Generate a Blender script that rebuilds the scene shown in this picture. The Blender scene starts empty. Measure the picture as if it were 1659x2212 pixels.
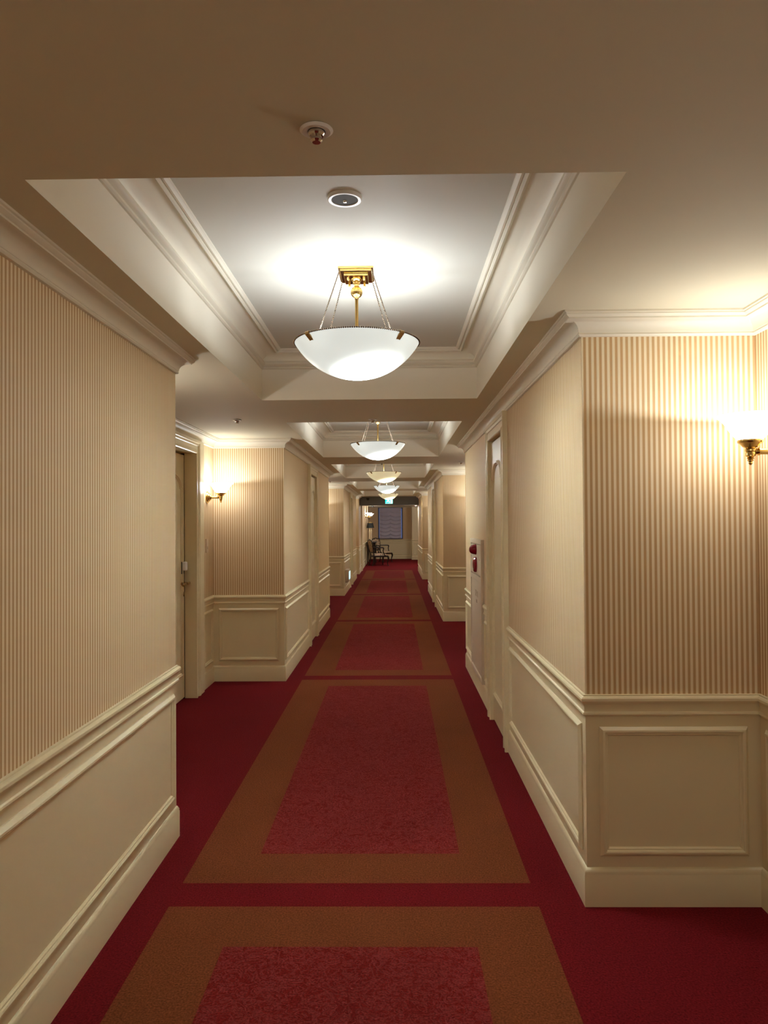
import bpy, bmesh, math, random
from math import sin, cos, pi, radians as R
from mathutils import Vector, Matrix

S = bpy.context.scene
COL = S.collection

# ------------------------------------------------------------------ camera
F, CX, CY, EYE = 1600.0, 829.5, 1106.0, 1.55          # focal length in px of a 1659x2212 frame, eye height in m
VPX, VPY, ROLL = 852.0, 1130.5, 0.0070
yw = Vector((VPX - CX, -(VPY - CY), -F)).normalized()   # corridor axis seen from the camera
up = Vector((-ROLL, 1, 0)); zw = (up - yw * up.dot(yw)).normalized(); xw = yw.cross(zw)
rot = Matrix((xw, yw, zw)).to_4x4()
cd = bpy.data.cameras.new('camera'); cam = bpy.data.objects.new('camera', cd); COL.objects.link(cam)
cam.matrix_world = Matrix.Translation((0, 0, EYE)) @ rot
cd.sensor_fit = 'VERTICAL'; cd.sensor_height = 36; cd.lens = 36 * F / 2212
cd.clip_start = 0.02; cd.clip_end = 200
S.camera = cam

# ------------------------------------------------------------------ world, exposure
w = bpy.data.worlds.new('dusk'); S.world = w; w.use_nodes = True
w.node_tree.nodes['Background'].inputs[0].default_value = (0.10, 0.16, 0.42, 1)
w.node_tree.nodes['Background'].inputs[1].default_value = 0.9
S.view_settings.view_transform = 'Standard'; S.view_settings.look = 'None'
S.view_settings.gamma = 1.0; S.view_settings.exposure = 0.18
try: S.view_settings.use_curve_mapping = False
except Exception: pass
S.cycles.max_bounces = 12; S.cycles.diffuse_bounces = 8; S.cycles.glossy_bounces = 4; S.cycles.transmission_bounces = 6
S.cycles.sample_clamp_indirect = 6.0
S.cycles.caustics_reflective = False; S.cycles.caustics_refractive = False

PENDANT_W, PENDANT_COL = 15.0, (0.93, 0.98, 1.05)
SCONCE_W, SCONCE_COL = 7.0, (0.94, 0.99, 1.04)
CUP_GLOW = 13.0
BOWL_GLOW, BOWL_HOT = (0.57, 0.46), (290.0, 140.0)

# ------------------------------------------------------------------ materials
def mat(name, col, rough=0.6, metal=0.0, spec=0.5, emit=None, es=0.0, bump=None, sheen=0.0):
    m = bpy.data.materials.new(name); m.use_nodes = True
    nt = m.node_tree; b = nt.nodes['Principled BSDF']
    b.inputs['Base Color'].default_value = (*col, 1); b.inputs['Roughness'].default_value = rough
    b.inputs['Metallic'].default_value = metal; b.inputs['Specular IOR Level'].default_value = spec
    if sheen: b.inputs['Sheen Weight'].default_value = sheen
    if emit:
        b.inputs['Emission Color'].default_value = (*emit, 1); b.inputs['Emission Strength'].default_value = es
    if bump:
        sc, st = bump
        tc = nt.nodes.new('ShaderNodeTexCoord'); n = nt.nodes.new('ShaderNodeTexNoise'); bp = nt.nodes.new('ShaderNodeBump')
        n.inputs['Scale'].default_value = sc; n.inputs['Detail'].default_value = 3
        bp.inputs['Strength'].default_value = st; bp.inputs['Distance'].default_value = 0.002
        nt.links.new(tc.outputs['Object'], n.inputs['Vector']); nt.links.new(n.outputs['Fac'], bp.inputs['Height'])
        nt.links.new(bp.outputs['Normal'], b.inputs['Normal'])
    return m

class G:
    """small helper for node maths"""
    def __init__(s, m): s.nt = m.node_tree
    def node(s, t, **kw):
        n = s.nt.nodes.new(t)
        for k, v in kw.items(): setattr(n, k, v)
        return n
    def put(s, sock, v):
        if hasattr(v, 'is_linked') or hasattr(v, 'links'): s.nt.links.new(v, sock)
        else: sock.default_value = v
    def m(s, op, *a):
        n = s.node('ShaderNodeMath', operation=op)
        for i, v in enumerate(a): s.put(n.inputs[i], v)
        return n.outputs[0]
    def band(s, v, a, b, soft=0.0015):
        lo = s.step(v, a, soft)
        hi = s.step(v, b, soft)
        return s.m('SUBTRACT', lo, hi)
    def step(s, v, e, soft):
        n = s.node('ShaderNodeMapRange'); n.inputs[1].default_value = e - soft; n.inputs[2].default_value = e + soft
        s.put(n.inputs[0], v); return n.outputs[0]
    def mix(s, f, a, b):
        n = s.node('ShaderNodeMix', data_type='RGBA'); s.put(n.inputs[0], f)
        for i, v in ((6, a), (7, b)):
            if hasattr(v, 'links'): s.put(n.inputs[i], v)
            else: n.inputs[i].default_value = (*v, 1)
        return n.outputs[2]

M = {}
M['wood'] = mat('cream_gloss_paint', (0.79, 0.695, 0.455), 0.36, spec=0.45)
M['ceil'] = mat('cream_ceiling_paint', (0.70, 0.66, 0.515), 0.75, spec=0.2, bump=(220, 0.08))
M['coffer'] = mat('lamplit_coffer_cream', (0.88, 0.83, 0.70), 0.5, spec=0.35)  # coffer walls lightened in colour to stand in for lamp light
M['lid'] = mat('dimmed_coffer_cream', (0.665, 0.65, 0.575), 0.7, spec=0.25, bump=(220, 0.08))  # same cream darkened in colour to hold back the lamp light above
M['crown'] = mat('cream_plaster', (0.78, 0.73, 0.60), 0.55, spec=0.3)
M['brass'] = mat('polished_brass', (0.74, 0.52, 0.19), 0.16, metal=1)
M['clip'] = mat('dark_brass_clip', (0.34, 0.20, 0.08), 0.3, metal=1)
M['nickel'] = mat('antique_brass', (0.50, 0.36, 0.19), 0.18, metal=1)
M['bead'] = mat('dark_bronze_bead', (0.24, 0.18, 0.13), 0.25, metal=1)
M['chrome'] = mat('chrome', (0.72, 0.70, 0.68), 0.12, metal=1)
M['white'] = mat('white_plastic', (0.78, 0.76, 0.72), 0.35)
M['black'] = mat('black_plastic', (0.012, 0.011, 0.012), 0.3)
M['gap'] = mat('dark_gap', (0.012, 0.008, 0.008), 0.9)
M['red'] = mat('red_alarm_plastic', (0.22, 0.004, 0.016), 0.14)
M['beam'] = mat('slate_taupe_beam', (0.215, 0.235, 0.27), 0.7)  # one dark slate base colour over the whole beam
M['dwood'] = mat('dark_mahogany', (0.010, 0.0045, 0.004), 0.3)
M['shade'] = mat('black_lampshade', (0.012, 0.014, 0.012), 0.6)
M['glassy'] = mat('cream_ceramic', (0.78, 0.68, 0.48), 0.15)
M['frameblue'] = mat('slate_window_frame', (0.06, 0.07, 0.13), 0.45)
M['text'] = mat('brown_lettering', (0.47, 0.36, 0.25), 0.6)
M['cab'] = mat('cream_enamel', (0.66, 0.56, 0.43), 0.4)
M['plate'] = mat('cream_switch_plate', (0.62, 0.50, 0.36), 0.4)
M['green'] = mat('exit_green', (0.0, 0.55, 0.45), 0.4, emit=(0.0, 0.72, 0.62), es=1.5)
M['signwhite'] = mat('exit_white', (0.8, 0.9, 0.9), 0.4, emit=(0.85, 1.0, 0.98), es=1.6)
M['cyan'] = mat('lit_panel', (0.7, 0.9, 0.9), 0.4, emit=(0.45, 0.92, 1.0), es=1.3)
M['down'] = mat('downlight_lens', (0.9, 0.9, 0.85), 0.4, emit=(1.0, 0.97, 0.9), es=8)
M['reflector'] = mat('downlight_reflector', (0.10, 0.095, 0.09), 0.7, spec=0.1)
M['ivory'] = mat('ivory_ring', (0.86, 0.84, 0.80), 0.3)

def bowl_mat(name, col, k, es, ec, hot=0.0, rim=0.0, rb=0.288, cx=0.045, cy=-0.035, grey=0.0):
    """milky lamp glass: es = glow of the glass, hot = extra glow over the bulbs at the bottom of the bowl"""
    m = mat(name, col, 0.28, spec=0.5); g = G(m); nt = m.node_tree; b = nt.nodes['Principled BSDF']
    tc = g.node('ShaderNodeTexCoord'); sp = g.node('ShaderNodeSeparateXYZ'); g.put(sp.inputs[0], tc.outputs['Object'])
    no = g.node('ShaderNodeTexNoise'); no.inputs['Scale'].default_value = 6; no.inputs['Detail'].default_value = 4; g.put(no.inputs['Vector'], tc.outputs['Object'])
    dx = g.m('SUBTRACT', sp.outputs[0], cx); dy = g.m('SUBTRACT', sp.outputs[1], cy)
    t2 = g.m('DIVIDE', g.m('ADD', g.m('MULTIPLY', dx, dx), g.m('MULTIPLY', dy, dy)), rb*rb)
    f_ = g.m('POWER', g.m('MAXIMUM', g.m('SUBTRACT', 1.0, t2), 0.0), 16.0)
    e = g.m('ADD', g.m('MULTIPLY', f_, hot), g.m('MULTIPLY', es, g.m('ADD', 0.8, g.m('MULTIPLY', no.outputs['Fac'], 0.4))))
    b.inputs['Emission Color'].default_value = (*ec, 1); g.put(b.inputs['Emission Strength'], e)
    return m
M['bowl_cool'] = bowl_mat('alabaster_glass_cool', (0.60, 0.62, 0.57), 0, BOWL_GLOW[0], (0.93, 1.0, 0.95), BOWL_HOT[0])
M['bowl_warm'] = bowl_mat('alabaster_glass_warm', (0.58, 0.52, 0.40), 0, BOWL_GLOW[1], (1.0, 0.86, 0.50), BOWL_HOT[1])
M['bowl_inside'] = mat('alabaster_glass_inside', (0.80, 0.80, 0.75), 0.4)
M['cup'] = bowl_mat('white_opal_glass', (0.80, 0.80, 0.79), 0, CUP_GLOW, (1.0, 0.99, 0.97))

# striped wallpaper: every wall is axis aligned, so x+y runs along it
m = M['paper'] = mat('striped_wallpaper', (0.7, 0.6, 0.45), 0.62, spec=0.25); g = G(m); b = m.node_tree.nodes['Principled BSDF']
tc = g.node('ShaderNodeTexCoord'); sp = g.node('ShaderNodeSeparateXYZ'); g.put(sp.inputs[0], tc.outputs['Object'])
ph = g.m('FRACT', g.m('DIVIDE', g.m('ADD', g.m('ADD', sp.outputs[0], sp.outputs[1]), 40.0), 0.0215))
st = g.band(ph, 0.02, 0.52, 0.05)
no = g.node('ShaderNodeTexNoise'); no.inputs['Scale'].default_value = 60; g.put(no.inputs['Vector'], tc.outputs['Object'])
c = g.mix(st, (0.54, 0.345, 0.165), (0.82, 0.70, 0.485))
g.put(b.inputs['Base Color'], c)
bp = g.node('ShaderNodeBump'); bp.inputs['Strength'].default_value = 0.25; bp.inputs['Distance'].default_value = 0.0006
g.put(bp.inputs['Height'], st); g.put(b.inputs['Normal'], bp.outputs[0])

# fitted carpet with a runner of framed panels
m = M['carpet'] = mat('fitted_carpet', (0.2, 0.02, 0.02), 0.95, spec=0.04); g = G(m); b = m.node_tree.nodes['Principled BSDF']
tc = g.node('ShaderNodeTexCoord'); sp = g.node('ShaderNodeSeparateXYZ'); g.put(sp.inputs[0], tc.outputs['Object'])
X, Y = sp.outputs[0], sp.outputs[1]
t = g.m('MODULO', g.m('ADD', Y, 4.36 * 4 - 3.215), 4.36)
lim = g.m('SUBTRACT', 1.0, g.step(Y, 24.5, 0.003))
outer = g.m('MULTIPLY', g.m('MULTIPLY', g.band(X, -0.927, 0.573), g.band(t, 0.0, 4.165)), lim)
lim2 = g.m('SUBTRACT', 1.0, g.step(Y, 24.22, 0.003))
inner = g.m('MULTIPLY', g.m('MULTIPLY', g.band(X, -0.640, 0.294), g.band(t, 0.285, 3.88)), lim2)
def noise(scale, detail=2, vec=None, dist=0.0):
    n = g.node('ShaderNodeTexNoise'); n.inputs['Scale'].default_value = scale; n.inputs['Detail'].default_value = detail
    n.inputs['Distortion'].default_value = dist; g.put(n.inputs['Vector'], tc.outputs['Object']); return n.outputs['Fac']
fine, soft, big = noise(140, 3), noise(45, 3), noise(2.2, 3)
ridge = g.m('SUBTRACT', 1.0, g.m('MULTIPLY', g.m('ABSOLUTE', g.m('SUBTRACT', noise(21, 2.0, dist=2.2), 0.5)), 9.0))
ridge = g.m('MAXIMUM', ridge, 0.0)
v = g.m('ADD', -0.14, g.m('ADD', g.m('MULTIPLY', fine, 1.85), g.m('ADD', g.m('MULTIPLY', soft, 0.22), g.m('MULTIPLY', big, 0.22))))
red = (0.126, 0.0078, 0.0110); red2 = (0.152, 0.0125, 0.0120); brown = (0.160, 0.045, 0.0175); hi = (0.23, 0.038, 0.038)
base = g.mix(outer, red, brown)
inn = g.mix(g.m('MULTIPLY', ridge, 0.62), red2, hi)
base = g.mix(inner, base, inn)
vm = g.node('ShaderNodeMix', data_type='RGBA', blend_type='MULTIPLY'); vm.inputs[0].default_value = 1
g.put(vm.inputs[6], base); cv = g.node('ShaderNodeCombineColor')
for i in range(3): g.put(cv.inputs[i], v)
g.put(vm.inputs[7], cv.outputs[0]); g.put(b.inputs['Base Color'], vm.outputs[2])
hgt = g.m('ADD', g.m('MULTIPLY', fine, 0.5), g.m('MULTIPLY', g.m('MULTIPLY', ridge, inner), 0.9))
bp = g.node('ShaderNodeBump'); bp.inputs['Strength'].default_value = 0.55; bp.inputs['Distance'].default_value = 0.005
g.put(bp.inputs['Height'], hgt); g.put(b.inputs['Normal'], bp.outputs[0])

# flowered upholstery
m = M['floral'] = mat('flowered_upholstery', (0.6, 0.5, 0.4), 0.85, spec=0.2); g = G(m); b = m.node_tree.nodes['Principled BSDF']
tc = g.node('ShaderNodeTexCoord'); vo = g.node('ShaderNodeTexVoronoi'); vo.inputs['Scale'].default_value = 16
g.put(vo.inputs['Vector'], tc.outputs['Object'])
no = g.node('ShaderNodeTexNoise'); no.inputs['Scale'].default_value = 26; no.inputs['Detail'].default_value = 4; g.put(no.inputs['Vector'], tc.outputs['Object'])
rp = g.node('ShaderNodeValToRGB'); e = rp.color_ramp.elements
e[0].position = 0.36; e[0].color = (0.10, 0.045, 0.045, 1); e[1].position = 0.50; e[1].color = (0.56, 0.47, 0.33, 1)
x = e.new(0.43); x.color = (0.20, 0.17, 0.06, 1); x = e.new(0.62); x.color = (0.42, 0.22, 0.18, 1); x = e.new(0.66); x.color = (0.58, 0.49, 0.36, 1)
g.put(rp.inputs[0], g.m('ADD', g.m('MULTIPLY', no.outputs['Fac'], 0.75), g.m('MULTIPLY', vo.outputs['Distance'], 0.28)))
g.put(b.inputs['Base Color'], rp.outputs[0])
M['plain'] = mat('plain_tan_wallpaper', (0.66, 0.50, 0.315), 0.65, spec=0.2)
M['satin'] = mat('mauve_satin', (0.56, 0.54, 0.68), 0.42, spec=0.5, sheen=0.2)
gm = bpy.data.materials.new('window_glass'); gm.use_nodes = True; nt = gm.node_tree
nt.nodes['Principled BSDF'].inputs['Transmission Weight'].default_value = 1.0; nt.nodes['Principled BSDF'].inputs['Roughness'].default_value = 0.02
M['glass'] = gm

# ------------------------------------------------------------------ mesh helpers
class MB:
    def __init__(s): s.v = []; s.f = []
    def add(s, vs, fs):
        o = len(s.v); s.v += [tuple(p) for p in vs]; s.f += [tuple(i + o for i in f) for f in fs]; return s
    def box(s, x0, x1, y0, y1, z0, z1):
        return s.add([(x0,y0,z0),(x1,y0,z0),(x1,y1,z0),(x0,y1,z0),(x0,y0,z1),(x1,y0,z1),(x1,y1,z1),(x0,y1,z1)],
                     [(0,3,2,1),(4,5,6,7),(0,1,5,4),(1,2,6,5),(2,3,7,6),(3,0,4,7)])
    def lathe(s, prof, n=32, c=(0,0,0), axis='z', closed=False):
        """prof: (radius, height) pairs"""
        vs = []
        for r, h in prof:
            for k in range(n):
                a = 2*pi*k/n; p = (r*cos(a), r*sin(a), h)
                if axis == 'x': p = (h, r*cos(a), r*sin(a))
                elif axis == 'y': p = (r*cos(a), h, r*sin(a))
                vs.append((p[0]+c[0], p[1]+c[1], p[2]+c[2]))
        m = len(prof); fs = []
        for i in range(m if closed else m-1):
            j = (i+1) % m
            for k in range(n):
                l = (k+1) % n; fs.append((i*n+k, i*n+l, j*n+l, j*n+k))
        if not closed:
            if prof[0][0] > 1e-6: fs.append(tuple(range(n)))
            if prof[-1][0] > 1e-6: fs.append(tuple((m-1)*n + k for k in range(n)))
        return s.add(vs, fs)
    def sweep(s, path, prof, closed=False, f=lambda u, v, h: (u, v, h), profclosed=True, caps=True):
        """prof: (offset to the right of the path, height) pairs, mitred at the corners"""
        P = [Vector(p) for p in path]; n = len(P); off = []
        for i in range(n):
            ds = []
            if closed or i > 0: ds.append((P[i]-P[i-1]).normalized())
            if closed or i < n-1: ds.append((P[(i+1) % n]-P[i]).normalized())
            ns = [Vector((d.y, -d.x)) for d in ds]
            off.append(ns[0] if len(ns) == 1 else (ns[0]+ns[1])/(1+ns[0].dot(ns[1])))
        k = len(prof); vs = []; fs = []
        for p, o in zip(P, off):
            for d, h in prof: vs.append(f(p.x+o.x*d, p.y+o.y*d, h))
        for i in range(n if closed else n-1):
            j = (i+1) % n
            for a in range(k if profclosed else k-1):
                c = (a+1) % k; fs.append((i*k+a, i*k+c, j*k+c, j*k+a))
        if not closed and profclosed and caps:
            fs.append(tuple(range(k))); fs.append(tuple((n-1)*k+a for a in range(k)))
        return s.add(vs, fs)
    def tube(s, pts, rad, n=10, sub=6, smooth=True, cap=True):
        P = [Vector(p) for p in pts]; m = len(P)
        rad = [rad]*m if isinstance(rad, (int, float)) else rad
        Q = []; RR = []
        if smooth and m > 2:
            for i in range(m-1):
                p0, p1, p2, p3 = P[max(i-1,0)], P[i], P[i+1], P[min(i+2,m-1)]
                for q in range(sub):
                    t = q/sub
                    Q.append(0.5*((2*p1)+(p2-p0)*t+(2*p0-5*p1+4*p2-p3)*t*t+(3*p1-p0-3*p2+p3)*t**3)); RR.append(rad[i]*(1-t)+rad[i+1]*t)
            Q.append(P[-1]); RR.append(rad[-1])
        else: Q, RR = P, rad
        vs = []; fs = []; nrm = None
        for i, p in enumerate(Q):
            d = (Q[min(i+1,len(Q)-1)]-Q[max(i-1,0)]).normalized()
            if nrm is None:
                nrm = d.orthogonal().normalized()
            else:
                nrm = (nrm - d*nrm.dot(d)).normalized()
            bi = d.cross(nrm)
            for k in range(n):
                a = 2*pi*k/n; vs.append(p+(nrm*cos(a)+bi*sin(a))*RR[i])
        for i in range(len(Q)-1):
            for k in range(n):
                l = (k+1) % n; fs.append((i*n+k, i*n+l, (i+1)*n+l, (i+1)*n+k))
        if cap: fs.append(tuple(range(n))); fs.append(tuple((len(Q)-1)*n+k for k in range(n)))
        return s.add(vs, fs)
    def ball(s, c, r, seg=8, rings=5):
        return s.lathe([(max(1e-7, r*sin(pi*i/rings)), -r*cos(pi*i/rings)) for i in range(rings+1)], seg, c)
    def build(s, name, m, parent=None, smooth=True, ang=32, bevel=0):
        me = bpy.data.meshes.new(name); me.from_pydata(s.v, [], s.f)
        bm = bmesh.new(); bm.from_mesh(me); bmesh.ops.remove_doubles(bm, verts=bm.verts, dist=1e-6)
        bmesh.ops.recalc_face_normals(bm, faces=bm.faces); bm.to_mesh(me); bm.free()
        if smooth: me.shade_smooth(); me.set_sharp_from_angle(angle=R(ang))
        me.materials.append(m if not isinstance(m, str) else M[m])
        o = bpy.data.objects.new(name, me); COL.objects.link(o)
        if parent is not None: o.parent = parent
        if bevel:
            bv = o.modifiers.new('b', 'BEVEL'); bv.width = bevel; bv.segments = 2; bv.limit_method = 'ANGLE'
        return o

def tag(o, label, cat, group=None, kind=None):
    o['label'] = label; o['category'] = cat
    if group: o['group'] = group
    if kind: o['kind'] = kind
    return o
def thing(name, label, cat, loc=(0,0,0), rz=0, group=None, kind=None):
    o = bpy.data.objects.new(name, None); COL.objects.link(o); o.location = loc; o.rotation_euler = (0,0,rz); o.empty_display_size = 0.05
    return tag(o, label, cat, group, kind)
def dup(root, loc, rz, label, group=None):
    r = root.copy(); COL.objects.link(r); r.location = loc; r.rotation_euler = (0,0,rz); r['label'] = label
    if group: r['group'] = group
    for ch in list(root.children):
        c = ch.copy(); COL.objects.link(c); c.parent = r
        for gch in list(ch.children):
            d = gch.copy(); COL.objects.link(d); d.parent = c
    return r
def plight(name, parent, loc, power, col, rad=0.03):
    l = bpy.data.lights.new(name, 'POINT'); l.energy = power; l.color = col; l.shadow_soft_size = rad
    o = bpy.data.objects.new(name, l); COL.objects.link(o); o.location = loc
    if parent is not None: o.parent = parent
    return o

# ------------------------------------------------------------------ the corridor's plan
LX, LA, RX, RA = -1.094, -1.80, 0.770, 1.475            # corridor faces and alcove backs
ZC, ZT = 2.3955, 2.715                                  # soffit and coffer top
RAIL_B = 0.800
YB, YE = -4.0, 32.3
TX0, TX1 = -0.897, 0.567
coffers = [(1.785 + 4.365*k, 5.03 + 4.365*k) for k in range(-1, 5)]
L = [(LX,YB),(LX,3.69),(LA,3.69),(LA,5.72),   None, (LA,6.62),(LA,7.33),(LX,7.33),(LX,9.50),   None,
     (LX,10.22),(LX,12.34),(LA,12.34),(LA,15.95),(LX,15.95),(LX,18.14),   None,
     (LX,18.86),(LX,21.10),(LA,21.10),(LA,22.70),(LX,22.70),(LX,YE)]
Rr = [(2.6,YE),(2.6,24.2),(RX,24.2),(RX,20.45),(RA,20.45),(RA,17.0),(RX,17.0),(RX,14.54),   None,
      (RX,13.83),(RX,11.72),(RA,11.72),(RA,8.02),(RX,8.02),(RX,5.86),   None,
      (RX,5.15),(RX,3.03),(RA,3.03),(RA,-0.69),(RX,-0.69),(RX,YB)]
def pieces(l):
    out = [[]]
    for p in l:
        if p is None: out.append([])
        else: out[-1].append(p)
    return out
CW = 0.12                                               # casing width

# floor
o = MB().box(-2.0, 2.75, YB-0.15, YE+0.15, -0.06, 0).build('floor', 'carpet', smooth=False)
tag(o, 'dark red fitted carpet with brown framed panels down the corridor', 'floor', kind='structure')

# ceiling slab with coffers
mb = MB(); ys = [YB-0.15]
for a, b_ in coffers: ys += [a, b_]
ys.append(24.25); xs = [-2.0, TX0, TX1, 1.7]
for j in range(len(ys)-1):
    for i in range(3):
        if i == 1 and j % 2 == 1: continue
        x0, x1, y0, y1 = xs[i], xs[i+1], ys[j], ys[j+1]
        g_ = .04
        if i == 1: mb.box(x0-g_, x1+g_, y0+(g_ if j else 0), y1-(g_ if j < len(ys)-2 else 0), ZC, ZC+0.09)
        else: mb.box(x0+(g_ if i == 2 else 0), x1-(g_ if i == 0 else 0), y0, y1, ZC, ZC+0.09)
ceiling = mb.build('ceiling', 'ceil', smooth=False)
tag(ceiling, 'cream plaster soffit with a row of deep rectangular coffers', 'ceiling', kind='structure')
for a, b_ in coffers:
    loop = [(TX0,a),(TX0,b_),(TX1,b_),(TX1,a)]
    cove = [(0.0, ZC), (0.0, 2.64)] + [(0.118*(1-cos(t)), 2.64+0.068*sin(t)) for t in [pi/2*i/8 for i in range(1, 9)]] + [(0.118, ZT), (-0.04, ZT+0.05), (-0.04, ZC)]
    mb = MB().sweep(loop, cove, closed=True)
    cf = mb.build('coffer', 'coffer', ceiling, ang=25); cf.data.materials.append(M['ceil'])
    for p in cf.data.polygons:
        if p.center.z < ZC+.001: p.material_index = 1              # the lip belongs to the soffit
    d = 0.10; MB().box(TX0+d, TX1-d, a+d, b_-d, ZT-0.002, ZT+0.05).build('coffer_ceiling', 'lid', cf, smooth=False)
    mb = MB().sweep(loop, [(-.002,2.605),(.007,2.607),(.013,2.612),(.014,2.620),(.009,2.624),(.020,2.630),(.026,2.638),(.026,2.650),(.018,2.654),(.012,2.662),(-.002,2.662)], closed=True)
    mb.build('coffer_moulding', 'crown', cf, ang=25)
    mb = MB().sweep(loop, [(.105,ZT+.004),(.105,2.703),(.110,2.694),(.118,2.690),(.126,2.694),(.128,2.702),(.133,2.698),(.140,2.698),(.145,2.704),(.152,2.708),(.154,ZT+.004)], closed=True)
    mb.build('coffer_moulding', 'crown', cf, ang=25)

# walls: wallpaper above, panelled wainscot below
PAPER = [(0,RAIL_B),(0,ZC),(-0.13,ZC),(-0.13,RAIL_B)]
WAINS = [(0.0,0),(0.0,RAIL_B),(-0.13,RAIL_B),(-0.13,0)]
LINT = [(0,2.20),(0,ZC),(-0.13,ZC),(-0.13,2.20)]
BASE = [(0,0),(.013,0),(.013,.126),(.011,.131),(.012,.136),(.008,.144),(.004,.152),(0,.154)]
RAIL = [(0,.764),(.010,.766),(.013,.772),(.012,.779),(.007,.783),(.006,.800),(.010,.812),(.016,.818),(.020,.826),(.020,.836),(.016,.842),(.010,.845),(.010,.850),(0,.851)]
FRAME = [(0,-.001),(0,.005),(.005,.010),(.012,.016),(.019,.017),(.024,.014),(.026,.009),(.031,.009),(.035,.005),(.036,-.001)]
CROWN = [(0,2.306),(.010,2.308),(.014,2.314),(.012,2.321)] + \
        [(.014+.046*(1-cos(t)), 2.322+.043*sin(t)) for t in [pi/2*i/8 for i in range(9)]] + \
        [(.066,2.366),(.066,2.372),(.072,2.375),(.078,2.381),(.078,2.386),(.084,2.388),(.084,ZC),(0,ZC)]

def panel(p0, p1, parent, z0=.20, z1=.72, m=.054):
    """one moulded frame on the straight wall from p0 to p1"""
    a, b_ = Vector(p0), Vector(p1); d = b_-a; ln = d.length; d.normalize(); n = Vector((d.y, -d.x))
    if ln < 0.2: return
    u0, u1 = m, ln-m
    f = lambda u, v, h: (a.x+d.x*u+n.x*h, a.y+d.y*u+n.y*h, v)
    MB().sweep([(u0,z0),(u0,z1),(u1,z1),(u1,z0)], FRAME, closed=True, f=f).build('panel_moulding', 'wood', parent)

wl = ['nearest striped wall, running from the camera to the first recess',
      'wallpapered wall between the room door with keypad and the narrow cupboard door',
      'wall and recess behind the second wall lamp, up to the glowing floor-level sign',
      'far striped wall from the last narrow door to the end window']
wr = ['far striped wall on the opposite side from the chairs, ending at the dark beam',
      'striped wall between the red alarm cabinet and the next narrow door',
      'pale striped wall around the big near wall lamp']
for side, pl, labs in (('left', pieces(L), wl), ('right', pieces(Rr), wr)):
    for i, pc in enumerate(pl):
        wp = [Vector(p) for p in pc]
        if i > 0: wp[0] = wp[0] + (wp[1]-wp[0]).normalized()*.03
        if i < len(pl)-1: wp[-1] = wp[-1] + (wp[-2]-wp[-1]).normalized()*.03
        wp = [tuple(p) for p in wp]
        W_ = MB().sweep(wp, PAPER).build('wall_'+side, 'paper', smooth=False)
        tag(W_, labs[i], 'wall', kind='structure')
        wn = MB().sweep(wp, WAINS).build('wainscot', 'wood', W_, smooth=False)
        # trims stop at the door casings
        q = [Vector(p) for p in pc]
        cw_ = .245 if side == 'left' else CW
        if i > 0: q[0] = q[0] + (q[1]-q[0]).normalized()*(cw_ if i == 1 else CW)
        if i < len(pl)-1: q[-1] = q[-1] + (q[-2]-q[-1]).normalized()*(cw_ if i == 0 else CW)
        q = [tuple(p) for p in q]
        runs = [q]
        if side == 'right' and i == 1: runs = [q[:5]+[(RX,7.30)], [(RX,6.385), q[-1]]]
        bs = MB().sweep(q, BASE).build('baseboard_'+side, 'wood', ang=40)
        tag(bs, 'cream baseboard under the '+labs[i].split(',')[0], 'baseboard', kind='structure')
        mb = MB()
        for r_ in runs: mb.sweep(r_, RAIL)
        tr = mb.build('trim_1', 'wood', ang=25); tag(tr, 'cream chair rail along the '+labs[i].split(',')[0], 'trim', kind='structure')
        for r_ in runs:
            for a, b_ in zip(r_[:-1], r_[1:]):
                panel(a, b_, wn)
    full = [p for p in (L if side == 'left' else Rr) if p is not None]
    cr = MB().sweep(full if side == 'left' else full[2:], CROWN).build('trim_2', 'crown', ang=25)
    tag(cr, 'cream crown moulding over the '+('recessed room door with keypad' if side == 'left' else 'red alarm cabinet')+' side', 'trim', kind='structure')
for nm, p in (('left', [(LA,5.72),(LA,6.62)]), ('left', [(LX,9.5),(LX,10.22)]), ('left', [(LX,18.14),(LX,18.86)]),
              ('right', [(RX,14.54),(RX,13.83)]), ('right', [(RX,5.86),(RX,5.15)])):
    o = MB().sweep(p, LINT).build('wall_'+nm, 'paper', smooth=False)
    tag(o, {5.72:'strip of wall over the recessed room door', 9.5:'strip of wall over the first narrow cupboard door past the room door',
            18.14:'strip of wall over the far narrow door by the glowing sign', 14.54:'strip of wall over the narrow door past the alarm cabinet',
            5.86:'strip of wall over the narrow arched-panel door by the alarm cabinet'}[p[0][1]], 'wall', kind='structure')

# back wall behind the camera
o = MB().box(LX-.2, 1.7, YB-0.13, YB, 0, ZC).build('wall_back', 'paper', smooth=False); tag(o, 'striped wall behind the camera', 'wall', kind='structure')

# beam before the end hall
o = MB().box(LX, RX, 23.3, 24.25, 2.13, ZC+.05).build('ceiling', 'beam', smooth=False)
tag(o, 'dark taupe beam across the corridor behind the green exit sign', 'beam', kind='structure')
# end hall ceiling
o = MB().box(-1.3, 2.75, 24.25, YE+.15, 2.27, 2.36).build('ceiling', 'ceil', smooth=False)
tag(o, 'lower ceiling of the end hall beyond the dark beam', 'ceiling', kind='structure')

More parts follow.
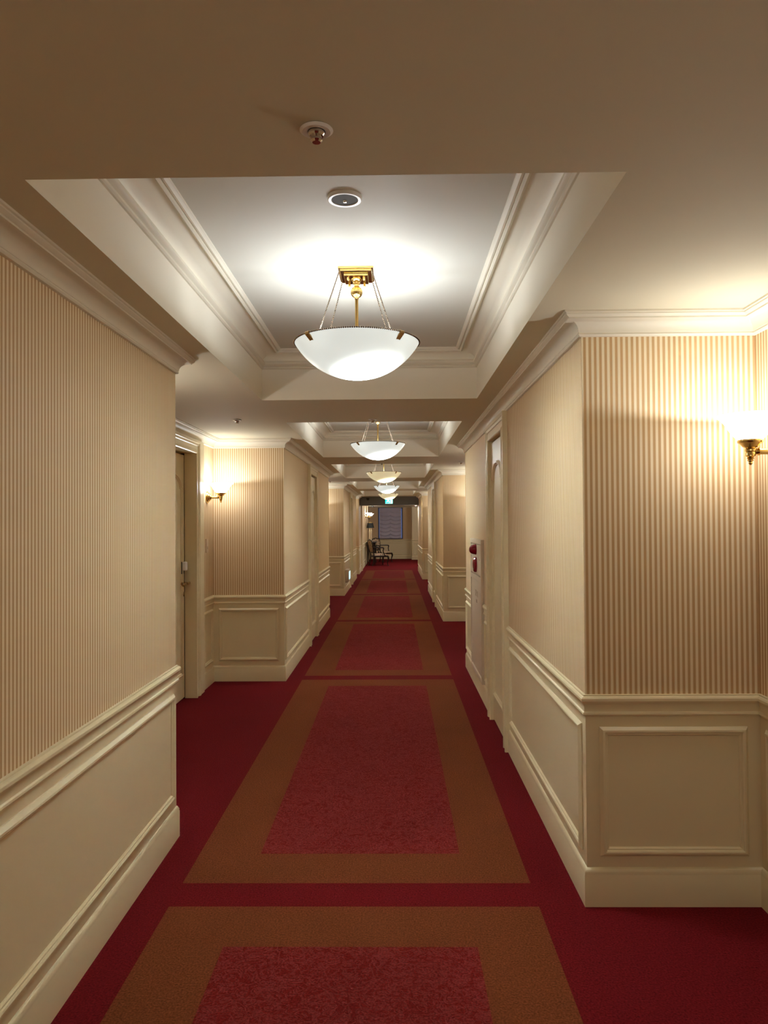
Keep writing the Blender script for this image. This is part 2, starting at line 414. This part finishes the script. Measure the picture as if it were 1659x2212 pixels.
# end wall with window opening
WX0, WX1, WZ0, WZ1 = -0.71, 0.365, 0.865, 2.235
mb = MB()
mb.box(-1.3, WX0, YE, YE+.14, RAIL_B, 2.3).box(WX1, 2.75, YE, YE+.14, RAIL_B, 2.3).box(WX0, WX1, YE, YE+.14, WZ1, 2.3).box(WX0, WX1, YE, YE+.14, RAIL_B, WZ0)
wb = mb.build('wall_end', 'plain', smooth=False); tag(wb, 'end wall around the blinded window', 'wall', kind='structure')
wn = MB().box(-1.3, 2.75, YE, YE+.14, 0, RAIL_B).build('wainscot', 'wood', wb, smooth=False)
panel((LX, YE), (0.75, YE), wn, m=.08)
MB().box(0.75, 1.03, 31.5, YE, 0, 2.27).build('pilaster', 'wood', wb, smooth=False)
panel((0.75, 31.5), (1.03, 31.5), wn, m=.05)
endp = [(LX, YE), (0.75, YE), (0.75, 31.5), (1.03, 31.5), (1.03, YE), (2.6, YE)]
o = MB().sweep(endp, [(d*1.6, z) for d, z in BASE]).build('baseboard_end', 'wood'); tag(o, 'cream baseboard under the end window', 'baseboard', kind='structure')
o = MB().sweep(endp, [(d*1.6, z) for d, z in RAIL]).build('trim_3', 'wood'); tag(o, 'cream chair rail under the end window', 'trim', kind='structure')
o = MB().sweep(endp, [(0,2.235),(.02,2.24),(.05,2.262),(.05,2.27),(0,2.27)]).build('trim_4', 'crown'); tag(o, 'small cornice above the end window', 'trim', kind='structure')
# pilaster casing on the wall where the end hall begins
o = MB().box(LX, LX+.03, 24.2, 24.6, 0, 2.13).box(LX, LX+.04, 24.26, 24.54, 0, 2.13).build('trim_5', 'wood', smooth=False); tag(o, 'cream pilaster under the dark beam beside the chairs', 'trim', kind='structure')

# window
wd = thing('window_1', 'window in the end wall with dark slate frame and dusk outside', 'window', ((WX0+WX1)/2, YE, WZ0), kind='structure')
hw = (WX1-WX0)/2; hh = WZ1-WZ0
f = lambda u, v, h: (u, h, v)
MB().sweep([(-hw,0),(-hw,hh),(hw,hh),(hw,0)], [(-.004,-.012),(.045,-.012),(.045,.10),(-.004,.10)], closed=True, f=f).build('window_frame', 'frameblue', wd, smooth=False)
MB().box(-hw+.04, hw-.04, .085, .091, .04, hh-.04).build('pane', 'glass', wd, smooth=False)

# blind: scalloped folds with a peak at the middle cord
nx, nz, rows = 96, 420, 8.3
bx0, bx1, bz0, bz1 = -0.650, 0.292, 0.885, 2.225
vs = []; fs = []
for j in range(nz+1):
    z = bz1 + (bz0-bz1)*j/nz
    for i in range(nx+1):
        u = i/nx; x = bx0+(bx1-bx0)*u
        droop = abs(sin(pi*2*u))**0.8 * 0.075*(0.25+0.75*min(1, j/nz*6))
        s_ = (bz1 - z - droop*(1 - 0.55*min(1, max(0, j/nz-.93)/.07)))/((bz1-bz0)/rows)
        fr = s_ - math.floor(s_)
        y = 0.11*(fr**1.4)*(0.45+0.55*abs(sin(pi*2*u)))
        vs.append((x, YE-0.02-y, z))
for j in range(nz):
    for i in range(nx):
        a = j*(nx+1)+i; fs.append((a, a+1, a+nx+2, a+nx+1))
mb = MB(); mb.add(vs, fs)
bl = thing('window_blind', 'mauve scalloped roman blind drawn over the end window', 'blind', (0,0,0))
fb = mb.build('blind_fabric', 'satin', bl, ang=60)
so = fb.modifiers.new('s', 'SOLIDIFY'); so.thickness = 0.004; so.offset = 1
MB().box(bx0-.005, bx1+.005, YE-.045, YE-.013, bz1-.005, bz1+.012).build('head_rail', 'frameblue', bl, smooth=False)

# ------------------------------------------------------------------ doors
def arch(w_, z0, zs, za, n=14):
    """outline of an arched panel, clockwise"""
    pts = [(-w_, z0), (-w_, zs), (-w_+.035, zs)]
    for k in range(1, n):
        t = pi - pi*k/n; pts.append(((w_-.04)*cos(t), zs + (za-zs)*sin(t)))
    pts.append((w_-.035, zs))
    return pts + [(w_, zs), (w_, z0)]
CAS = [(0,-.13),(0,.026),(-.006,.031),(-.016,.031),(-.022,.026),(-.028,.026),(-.032,.021),(-.070,.021),(-.074,.026),(-.086,.030),(-.092,.030),(-.096,.034),(-CW,.034),(-CW,0),(-.004,0),(-.004,-.13)]
f_yz = lambda u, v, h: (h, u, v)
def make_door(n, label, loc, rz, w_, recess, H_=2.19):
    t = thing('door_%d' % n, label, 'door', loc, rz, kind='structure')
    h = w_/2
    MB().sweep([(-h,0),(-h,H_),(h,H_),(h,0)], CAS, f=f_yz).build('casing', 'wood', t, ang=25)
    xf = -recess
    lf = MB().box(xf-.04, xf, -h+.004, h-.006, .012, H_-.016).build('door_leaf', 'wood', t, smooth=False)
    aw = h-.085
    MB().sweep(arch(aw, .21, 1.90, 2.015), [(d*1.0, xf+hh_*1.15) for d, hh_ in FRAME], closed=True, f=f_yz).build('panel_moulding', 'wood', lf)
    MB().box(xf-.05, xf-.042, -h-.003, h+.003, 0, H_+.003).build('shadow_gap', 'gap', t, smooth=False)
    return t, lf, xf, h
d1, lf, xf, h = make_door(1, 'recessed room door with lever handle and keypad lock', (LA, 6.17, 0), 0, 0.90, 0.085)
for sy in (-1, 1):
    y0 = sy*(.45+CW-.004); y1 = sy*(.45+.245)
    MB().box(0, .032, min(y0,y1), max(y0,y1), 0, 2.31).build('casing', 'wood', d1, bevel=.006, smooth=False)
# stop strip and dark gap beside the leaf
MB().box(xf-.04, xf+.002, h-.006, h+.002, 0, 2.19).build('door_seal', 'gap', d1, smooth=False)
yk = h-.085
kp = MB().box(xf, xf+.012, yk-.035, yk+.035, 1.115, 1.225).build('keypad', 'black', lf, bevel=.004, smooth=False)
MB().box(xf+.012, xf+.045, yk-.028, yk+.032, 1.145, 1.222).build('keypad_cover', 'white', kp, bevel=.008, smooth=False)
lv = MB().lathe([(.0,xf),(.036,xf),(.036,xf+.008),(.030,xf+.015),(.014,xf+.019),(.013,xf+.055),(.0,xf+.057)], 20, (0,yk,1.03), 'x')
lv.tube([(xf+.042,yk,1.03),(xf+.047,yk-.02,1.032),(xf+.047,yk-.06,1.036),(xf+.047,yk-.10,1.028),(xf+.047,yk-.118,1.02)], [.010,.010,.008,.008,.011], 10)
lv.tube([(xf+.03,yk,1.03),(xf+.075,yk,1.037)], [.008,.010], 10, smooth=False)
lv.build('lever_handle', 'nickel', lf)
MB().lathe([(.0,xf),(.027,xf),(.027,xf+.010),(.021,xf+.018),(.014,xf+.024),(.0,xf+.024)], 20, (0,yk,.935), 'x').build('lock_cylinder', 'nickel', lf)
kh = lambda lf, xf, y: MB().box(xf-.001, xf+.002, y-.006, y+.006, .995, 1.03).build('keyhole', 'gap', lf, smooth=False)
d2, lf, xf, h = make_door(2, 'narrow cupboard door just past the room door recess', (LX, 9.86, 0), 0, 0.72, 0.0)
d3, lf, xf, h = make_door(3, 'narrow cupboard door beside the glowing floor-level sign', (LX, 18.50, 0), 0, 0.72, 0.0); kh(lf, xf, -h+.05)
d4, lf, xf, h = make_door(4, 'narrow arched-panel door beside the red alarm cabinet', (RX, 5.505, 0), pi, 0.71, 0.0); kh(lf, xf, -h+.045)
d5, lf, xf, h = make_door(5, 'narrow arched-panel door far past the alarm cabinet', (RX, 14.185, 0), pi, 0.71, 0.0)

# ------------------------------------------------------------------ pendant bowls
def make_pendant(label, loc, bm):
    """origin at the coffer ceiling"""
    t = thing('pendant_lamp', label, 'pendant lamp', loc, 0, 'bowl pendants in the coffers')
    rim = -0.330; RB, DB = 0.288, 0.166
    rs = (RB*RB+DB*DB)/(2*DB); a1 = math.asin(RB/rs)
    outp = [(max(1e-7, rs*sin(a1*i/22)), rim-DB+rs*(1-cos(a1*i/22))) for i in range(23)]
    inp = [(max(1e-7, r-0.004*(r/RB)), z+0.005) for r, z in outp]; inp[-1] = (RB-.005, rim)
    gb = MB().lathe(outp+inp[::-1], 56).build('glass_bowl', bm, t, ang=60)
    gb.data.materials.append(M['bowl_inside'])                       # the lit inside of the bowl
    for p in gb.data.polygons:
        c = p.center; rad = max(1e-6, math.hypot(c.x, c.y)); nr = rs*1.0
        if math.hypot(rad, c.z-(rim-DB+rs)) < rs-0.0025: p.material_index = 1
    rb = MB()
    for k in range(190):
        a = 2*pi*k/190; rb.ball((RB*cos(a)*1.003, RB*sin(a)*1.003, rim+.001), .0045, 6, 4)
    rb.build('beaded_rim', 'bead', t)
    pl = MB().box(-.080,.080,-.096,.096,-.012,0).box(-.072,.072,-.088,.088,-.020,-.012).box(-.055,.055,-.065,.065,-.034,-.020)
    for sx in (-1,1):
        for sy in (-1,1): pl.lathe([(.0,-.052),(.006,-.05),(.006,-.034)], 10, (sx*.036, sy*.046, 0))
    pl.build('ceiling_plate', 'brass', t, bevel=.0025, smooth=False)
    MB().lathe([(.026,-.034),(.022,-.040),(.014,-.044),(.018,-.048),(.018,-.053),(.012,-.056),(.012,-.066),(.009,-.070)] +
               [(.028*sin(pi*i/14)+1e-4 if .028*sin(pi*i/14) > .009 else .009, -.092+.027*cos(pi*i/14)) for i in range(1, 14)] +
               [(.010,-.122),(.0075,-.126),(.0075,-.44),(.0,-.44)], 24).build('brass_rod', 'brass', t)
    for sx in (-1,1):
        for sy in (-1,1):
            p0 = Vector((sx*.072, sy*.086, -.016)); p1 = Vector((sx*.168, sy*.165, rim-.01)); n = int((p1-p0).length/.0078)
            ch = MB()
            for k in range(n+1): ch.ball(p0.lerp(p1, k/n), .0036, 6, 4)
            ch.build('bead_chain', 'bead', t)
            a = math.atan2(sy, sx); c_, s_ = cos(a), sin(a); cl = MB()
            q = []
            for r, z in ((RB-.012, rim+.004), (RB+.005, rim+.006), (RB+.004, rim-.002), (RB-.022, rim-.024), (RB-.052, rim-.047)):
                q.append((r, z))
            for (r0, z0), (r1, z1) in zip(q[:-1], q[1:]):
                vs = []
                for r, z in ((r0, z0), (r1, z1)):
                    for w2 in (-.012, .012):
                        for th in (0, .006): vs.append((r*c_-w2*s_+th*c_*.6, r*s_+w2*c_+th*s_*.6, z-th*.8))
                cl.add(vs, [(0,1,3,2),(4,6,7,5),(0,4,5,1),(2,3,7,6),(0,2,6,4),(1,5,7,3)])
            cl.build('rim_clip', 'clip', t, smooth=False)
    for k in range(4): plight('bulb', t, (.215*cos(k*pi/2), .215*sin(k*pi/2), rim-.034), PENDANT_W/4, PENDANT_COL, 0.025)
    return t
PX = -0.168
py = [3.42 + 4.365*k for k in range(5)]
p_c = make_pendant('nearest and largest white glass bowl pendant in the first coffer', (PX, py[0], ZT), 'bowl_cool')
p_w = make_pendant('yellowish glass bowl pendant, third from the camera', (PX, py[2], ZT), 'bowl_warm')
for i, lab, src in ((1, 'bright white glass bowl pendant, second from the camera', p_c), (3, 'bright white glass bowl pendant, fourth from the camera', p_c),
                    (4, 'farthest yellowish glass bowl pendant, just above the green exit sign', p_w)):
    dup(src, (PX, py[i], ZT), 0, lab)
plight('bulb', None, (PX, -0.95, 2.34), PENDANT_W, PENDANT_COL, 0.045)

# ------------------------------------------------------------------ wall lamps
def make_sconce(label, loc, rz):
    """origin on the wall, room at +x; rim of the cup .13 above"""
    t = thing('wall_lamp', label, 'wall lamp', loc, rz, 'brass wall lamps with white glass cups')
    cx = .135
    prof = [(.036,.036),(.046,.044),(.060,.058),(.074,.078),(.086,.098),(.098,.114),(.110,.124),(.121,.130)]
    inn = [(r-.004, z+.003) for r, z in prof]; inn[-1] = (.118, .1325)
    gc = MB().lathe([(1e-7,.034)]+prof+inn[::-1]+[(1e-7,.040)], 44, (cx,0,0))
    gc = gc.build('glass_cup', 'cup', t, ang=60); gc.data.materials.append(M['bowl_inside'])
    for i, p in enumerate(gc.data.polygons):
        if p.normal.dot(Vector((p.center.x-cx, p.center.y, -.35*math.hypot(p.center.x-cx, p.center.y)))) < 0: p.material_index = 1
    MB().lathe([(.0,.040),(.044,.040),(.046,.034),(.044,.028),(.036,.024),(.028,.014),(.016,.008),(.020,.004),(.020,-.003),(.016,-.006),(.018,-.010),(.018,-.022),(.010,-.026),
                (.014,-.030),(.009,-.034),(.012,-.038),(.006,-.043),(.008,-.048),(.004,-.054),(.0,-.056)], 24, (cx,0,0)).build('cup_holder', 'brass', t)
    MB().lathe([(.0115,.030),(.0115,.100),(.015,.102),(.015,.106),(.010,.108),(.012,.113),(.010,.118),(.010,.130)], 20, (0,0,-.004), 'x').build('arm', 'brass', t)
    MB().lathe([(.0,0),(.060,0),(.060,.006),(.050,.010),(.048,.018),(.038,.022),(.036,.030),(.026,.034),(.024,.042),(.014,.046),(.0,.046)], 32, (0,0,-.004), 'x').build('wall_plate', 'brass', t)
    plight('bulb', t, (cx, 0, .116), SCONCE_W, SCONCE_COL, 0.012)
    return t
ZS = 1.815
s0 = make_sconce('big near brass wall lamp with white cup on the pale striped wall', (RA, 2.80, ZS), pi)
dup(s0, (LA, 7.09, ZS), 0, 'brass wall lamp beside the recessed room door with keypad')
for loc, rz, lab in (((LA, 3.95, ZS), 0, 'brass wall lamp hidden round the corner before the room door'),
                     ((RA, 8.28, ZS), pi, 'brass wall lamp hidden round the corner past the alarm cabinet'),
                     ((RA, 11.48, ZS), pi, 'brass wall lamp hidden in the recess past the alarm cabinet, far end'),
                     ((LA, 12.60, ZS), 0, 'brass wall lamp hidden in the second recess, near end'),
                     ((LA, 15.71, ZS), 0, 'brass wall lamp hidden in the second recess, far end'),
                     ((RA, 17.26, ZS), pi, 'brass wall lamp hidden in the last recess opposite the chairs, near end'),
                     ((RA, 20.21, ZS), pi, 'brass wall lamp hidden in the last recess opposite the chairs, far end'),
                     ((LA, 22.46, ZS), 0, 'brass wall lamp hidden in the last recess before the chairs'),
                     ((RA, -0.45, ZS), pi, 'brass wall lamp behind the camera'),
                     ((LX, 27.9, ZS), 0, 'nearer of the two wall lamps above the black-shaded table lamps'),
                     ((LX, 30.1, ZS), 0, 'farther of the two wall lamps above the black-shaded table lamps')):
    dup(s0, loc, rz, lab)

# ------------------------------------------------------------------ ceiling fittings
def make_sprinkler(label, loc):
    t = thing('ceiling_sprinkler', label, 'sprinkler', loc, 0, 'sprinklers in the soffit')
    MB().lathe([(.018,-.001),(.034,-.002),(.036,-.004),(.030,-.008),(.019,-.007),(.018,-.003)], 36, closed=True).build('cover_plate', 'ivory', t)
    MB().lathe([(.0,-.003),(.0175,-.003),(.018,-.013),(.015,-.017),(.011,-.018),(.012,-.022),(.013,-.026),(.009,-.030),(.0,-.030)], 24).build('nozzle', 'chrome', t)
    return t
sp0 = make_sprinkler('ivory sprinkler in the soffit in front of the first coffer', (-.161, 1.57, ZC))
for loc, lab in (((-.171, 5.98, ZC), 'sprinkler in the soffit just before the second coffer'), ((-.17, 10.33, ZC), 'small sprinkler in the soffit before the third coffer'),
                 ((-1.266, 5.957, ZC), 'sprinkler in the ceiling of the recess with the room door'), ((.933, 10.296, ZC), 'sprinkler in the recess past the alarm cabinet'),
                 ((-1.27, 14.65, ZC), 'sprinkler in the ceiling of the second recess past the room door')):
    dup(sp0, loc, 0, lab)
t = thing('recessed_downlight', 'unlit white-ringed downlight in the first coffer', 'downlight', (-.169, 2.62, ZT))
MB().lathe([(.062,0),(.062,-.010),(.058,-.014),(.048,-.013),(.046,-.006),(.046,.0)], 48, closed=True).build('ring', 'ivory', t)
MB().lathe([(.0,-.0025),(.020,-.003),(.034,-.005),(.046,-.010)], 40).build('reflector', 'reflector', t)
MB().lathe([(.0,-.016),(.006,-.015),(.009,-.010),(.009,-.002)], 16, (0,.014,0)).build('lamp_glass', 'chrome', t)
t = thing('recessed_downlight', 'small lit downlight under the end of the dark beam', 'downlight', (.69, 23.82, 2.13))
MB().lathe([(.055,0),(.055,-.012),(.047,-.016),(.043,-.012),(.043,0)], 32, closed=True).build('ring', 'ivory', t)
MB().lathe([(.0,-.024),(.022,-.021),(.036,-.013),(.043,-.006)], 32).build('lens', 'down', t)
l = bpy.data.lights.new('downlight_beam', 'SPOT'); l.energy = 45; l.spot_size = R(150); l.spot_blend = 0.6; l.color = (.95, .97, 1.0); l.shadow_soft_size = .03
lo = bpy.data.objects.new('downlight_beam', l); COL.objects.link(lo); lo.location = (0, 0, -.04); lo.parent = t
hall = [dup(t, (.1, 26.0, 2.27), 0, 'added unseen downlight brightening the end hall just past the dark beam'),
        dup(t, (1.75, 28.0, 2.27), 0, 'added unseen downlight brightening the open side of the end hall')]
hl = bpy.data.lights.new('hall_fill_light', 'POINT'); hl.energy = 44; hl.color = (1, .98, .94); hl.shadow_soft_size = .05  # fill light for the two added, unseen downlights, brightens the end hall
for o in hall:
    for c in o.children:
        if c.type == 'LIGHT': c.data = hl
def dome(label, loc, up_):
    t = thing('dome_camera', label, 'camera', loc, 0, 'small black dome cameras')
    MB().lathe([(.0,0),(.052,0),(.052,-.012),(.046,-.016)] + [(.042*cos(a), -.016-.034*sin(a)) for a in [pi/2*i/6 for i in range(6)]] + [(.0,-.05)], 24).build('dome', 'black', t)
    return t
dome('small black dome camera on the soffit in front of the dark beam', (-.83, 23.2, ZC-.07), 1)
MB().box(-.045, .045, -.01, .10, -.008, .02).build('mount', 'black', bpy.data.objects['dome_camera'], smooth=False)
dome('small black dome camera on the end hall ceiling near the window', (-.89, 30.3, 2.27), 1)

# exit sign hung in front of the beam
t = thing('exit_sign', 'lit green exit sign with white running figure under the beam', 'sign', (-.165, 23.27, 2.16))
MB().box(-.125,.125,-.025,.025,0,.235).build('housing', 'ivory', t, bevel=.004, smooth=False)
MB().box(-.117,.117,-.029,-.025,.008,.227).build('sign_panel', 'green', t, smooth=False)
mb = MB(); z0 = -.0305
mb.box(.045,.108,z0,-.029,.015,.215).box(-.108,.045,z0,-.029,.012,.020)
mb.build('door_pictogram', 'signwhite', t, smooth=False)
mb = MB(); f = lambda x, z: (x, -.0325, z)
mb.lathe([(.0,-.0325),(.017,-.0325),(.017,-.0300),(.0,-.0300)], 20, (-.005,0,.185), 'y')
for pts, r in (([(-.010,.158),(-.022,.105)], .019), ([(-.022,.105),(.015,.078),(.002,.040)], .011), ([(-.022,.105),(-.045,.070),(-.085,.062)], .011),
               ([(-.012,.155),(.030,.138),(.048,.150)], .008), ([(-.012,.155),(-.050,.140),(-.062,.112)], .008)):
    for (xa, za), (xb, zb) in zip(pts[:-1], pts[1:]):
        d = Vector((xb-xa, zb-za)).normalized()*r; n = Vector((-d.y, d.x)); a = Vector((xa, za))-d*.4; b_ = Vector((xb, zb))+d*.4
        q = [a+n, b_+n, b_-n, a-n]
        mb.add([(p.x, y, p.y) for y in (-.0325, -.0300) for p in q], [(0,1,2,3),(4,7,6,5),(0,4,5,1),(1,5,6,2),(2,6,7,3),(3,7,4,0)])
mb.build('running_figure', 'signwhite', t, smooth=False)
for sx in (-1, 1): MB().lathe([(.006,.235),(.006,.30)], 10, (sx*.07,0,0)).build('hanger', 'chrome', t)

# ------------------------------------------------------------------ alarm cabinet
t = thing('fire_cabinet', 'cream fire hose cabinet with red lamp and red call point', 'cabinet', (RX, 6.84, .156), pi)
W2, H2, D2 = .44, 1.245, .026
f2 = lambda u, v, h: (h, u, v)
MB().sweep([(-W2,0),(-W2,H2),(W2,H2),(W2,0)], [(0,0),(0,D2),(.004,D2+.002),(.040,D2+.002),(.044,D2-.004),(.044,0)], closed=True, f=f2).build('frame', 'cab', t, ang=30)
ud = MB().box(0, D2-.004, -W2+.04, W2-.04, .925, H2-.05).build('upper_panel', 'cab', t, smooth=False)
MB().box(0, D2+.002, -W2+.04, W2-.04, .87, .915).build('mid_rail', 'cab', t, bevel=.003, smooth=False)
ld = MB().box(0, D2-.005, -W2+.046, W2-.046, .05, .866).build('cabinet_door', 'cab', t, smooth=False)
MB().lathe([(.048,D2-.004),(.050,D2+.004),(.046,D2+.009)] + [(.046*cos(a)**.75, D2+.009+.052*sin(a)**1.15) for a in [pi/2*i/9 for i in range(1, 9)]] + [(.0,D2+.061)], 28, (0,.03,1.15), 'x').build('alarm_lamp', 'red', t, ang=50)
vs = MB()
for r, h_ in ((.070,D2-.004),(.070,D2+.010),(.060,D2+.022),(.040,D2+.026),(.030,D2+.018),(.0,D2+.018)):
    vs.v += [(h_, .03+r*cos(2*pi*k/32), 1.011+r*sin(2*pi*k/32)) for k in range(32)]
for i in range(5):
    for k in range(32): vs.f.append((i*32+k, i*32+(k+1) % 32, (i+1)*32+(k+1) % 32, (i+1)*32+k))
vs.build('call_point', 'red', t)
def lettering(txt, size, y, z, parent, xf):
    c = bpy.data.curves.new('lettering', 'FONT'); c.body = txt; c.size = size; c.extrude = .0006; c.align_x = 'CENTER'
    tmp = bpy.data.objects.new('tmp', c); COL.objects.link(tmp)
    me = bpy.data.meshes.new_from_object(tmp.evaluated_get(bpy.context.evaluated_depsgraph_get()))
    bpy.data.objects.remove(tmp); me.materials.clear(); me.materials.append(M['text'])
    o = bpy.data.objects.new('lettering', me); COL.objects.link(o); o.parent = parent
    o.matrix_local = Matrix(((0,0,1,xf),(1,0,0,y),(0,1,0,z),(0,0,0,1))); return o
lettering('消 火 栓', .062, 0.03, .725, ld, D2-.0045)
lettering('使用法', .034, 0.03, .665, ld, D2-.0045)
lettering('発信機', .022, .27, 1.06, ud, D2-.0035)

# switch plate by the room door
t = thing('switch_plate', 'slim cream switch plate under the wall lamp by the room door', 'switch', (LA, 7.07, 1.348))
MB().box(0, .010, -.035, .035, -.065, .065).build('plate', 'plate', t, bevel=.002, smooth=False)
MB().box(.009, .013, -.010, .010, -.032, -.006).build('button', 'text', t, smooth=False)

# floor-level guidance sign
t = thing('guidance_light', 'floor-level cream sign box with glowing cyan panel by the far door', 'light box', (LX+.002, 16.45, .28))
MB().box(.006, .088, -.25, .25, 0, .26).build('housing', 'cab', t, bevel=.012, smooth=False)
MB().box(.088, .092, -.19, .22, .045, .215).build('lit_panel', 'cyan', t, smooth=False)
MB().box(0, .05, -.10, .10, -.03, .0).build('bracket', 'text', t, smooth=False)

# ------------------------------------------------------------------ furniture at the end
def make_chair(label, loc, rz):
    t = thing('armchair', label, 'armchair', loc, rz, 'carved armchairs with flowered upholstery')
    SX = [(-.245,-.215),(-.245,.215),(.265,.285),(.265,-.285)]
    rl = MB(); z0, z1 = .315, .375
    rl.add([(x*1.03, y*1.03, z) for z in (z0, z1) for x, y in SX], [(0,1,2,3),(4,7,6,5),(0,4,5,1),(1,5,6,2),(2,6,7,3),(3,7,4,0)])
    rl.build('seat_rail', 'dwood', t, bevel=.012, smooth=False)
    st_ = MB(); n = 16; vs = []
    for i in range(n+1):
        for j in range(n+1):
            u, v = i/n, j/n; x = -.24+.51*u; hw_ = .205+.075*u; y = hw_*(2*v-1)
            e_ = max(0, 1-(abs(2*u-1)**5))*max(0, 1-(abs(2*v-1)**5))
            vs.append((x, y, .372+.075*e_**.5))
    st_.add(vs, [(i*(n+1)+j, (i+1)*(n+1)+j, (i+1)*(n+1)+j+1, i*(n+1)+j+1) for i in range(n) for j in range(n)])
    st_.build('seat', 'floral', t, ang=70)
    for s in (-1, 1):
        MB().tube([(.262,s*.275,.36),(.285,s*.298,.27),(.262,s*.278,.14),(.266,s*.280,.04),(.290,s*.300,.0)], [.034,.032,.019,.014,.020], 10).build('leg', 'dwood', t)
        MB().tube([(-.24,s*.20,.36),(-.245,s*.20,.24),(-.262,s*.203,.10),(-.300,s*.208,.0)], [.026,.022,.017,.016], 10).build('leg', 'dwood', t)
    tilt = lambda z: -.238-.20*(z-.42)
    pts = [(-.185,.50),(-.215,.60),(-.245,.72),(-.258,.81),(-.242,.872),(-.20,.912),(-.11,.928),(-.05,.946),(0,.952)]
    loop = [(y, z) for y, z in pts] + [(-y, z) for y, z in pts[-2::-1]] + [(.09,.485),(0,.48),(-.09,.485)]
    fr = MB(); P = [(tilt(z), y, z) for y, z in loop]
    fr.tube(P+[P[0], P[1]], .021, 10, 4)
    for s in (-1, 1): fr.tube([(-.238,s*.20,.36),(tilt(.44),s*.192,.44),(tilt(.52),s*.188,.52)], [.024,.021,.021], 10)
    fr.build('back_frame', 'dwood', t)
    pd = MB(); N = 60; big_ = []
    L_ = loop+[loop[0]]
    for (ya, za), (yb, zb) in zip(L_[:-1], L_[1:]):
        for k in range(3): big_.append((ya+(yb-ya)*k/3, za+(zb-za)*k/3))
    cy_, cz_ = 0, .70; nb = len(big_)
    for sgn, dep in ((1, .05), (-1, .022)):
        vs = []; fs = []
        rings = [1.0, .93, .82, .6, .3, .02]
        for r in rings:
            for y, z in big_:
                yy, zz = y*r, cz_+(z-cz_)*r; vs.append((tilt(zz)+sgn*(.004+dep*(1-r**4)), yy, zz))
        for i in range(len(rings)-1):
            for k in range(nb):
                l_ = (k+1) % nb; fs.append((i*nb+k, i*nb+l_, (i+1)*nb+l_, (i+1)*nb+k))
        fs.append(tuple((len(rings)-1)*nb+k for k in range(nb)))
        pd.add(vs, fs)
    pd.build('backrest', 'floral', t, ang=70)
    for s in (-1, 1):
        MB().tube([(tilt(.66),s*.225,.665),(-.12,s*.275,.665),(.03,s*.300,.665),(.085,s*.302,.655),(.10,s*.300,.62),(.085,s*.296,.55),(.115,s*.290,.45),(.175,s*.280,.36)],
                  [.018,.019,.020,.026,.020,.017,.018,.022], 10).build('arm', 'dwood', t)
    return t
ch = make_chair('armchair with its back half turned, nearest the corridor', (-.60, 27.36, 0), R(20))
dup(ch, (-.50, 29.85, 0), R(-36), 'farther flowered armchair facing the corridor, under the window')

t = thing('console_table', 'dark console table against the wall behind the near armchair', 'table', (LX+.005, 28.55, 0))
MB().box(.024, .40, -.82, .82, .815, .85).build('table_top', 'dwood', t, bevel=.01, smooth=False)
MB().box(.05, .37, -.78, .78, .70, .815).build('apron', 'dwood', t, bevel=.008, smooth=False)
for x in (.07, .34):
    for y in (-.76, .76):
        MB().tube([(x,y,.74),(x+.01,y,.55),(x-.005,y,.2),(x+.01,y,0)], [.028,.026,.017,.020], 10).build('leg', 'dwood', t)
def make_lamp(label, loc):
    t = thing('table_lamp', label, 'table lamp', loc, 0, 'table lamps on the console')
    MB().lathe([(.0,0),(.062,0),(.062,.012),(.050,.020),(.026,.032),(.018,.050),(.030,.062),(.036,.076),(.026,.092),(.018,.104),(.030,.118),(.034,.13),(.030,.15),(.026,.30),(.030,.42),(.022,.44),(.014,.46),(.014,.53),(.0,.53)], 24).build('stem', 'glassy', t)
    MB().lathe([(.118,.53),(.075,.715),(.072,.715),(.115,.53)], 32, closed=True).build('lamp_shade', 'shade', t)
    MB().lathe([(.008,.53),(.008,.735),(.014,.745),(.014,.76),(.0,.77)], 12).build('finial', 'brass', t)
    plight('bulb', t, (0.03, 0, .64), 5, (1, .78, .48), .025)
    return t
la = make_lamp('nearer black-shaded table lamp on the dark console', (-.945, 28.05, .85))
dup(la, (-.915, 29.1, .85), 0, 'farther black-shaded table lamp on the dark console')
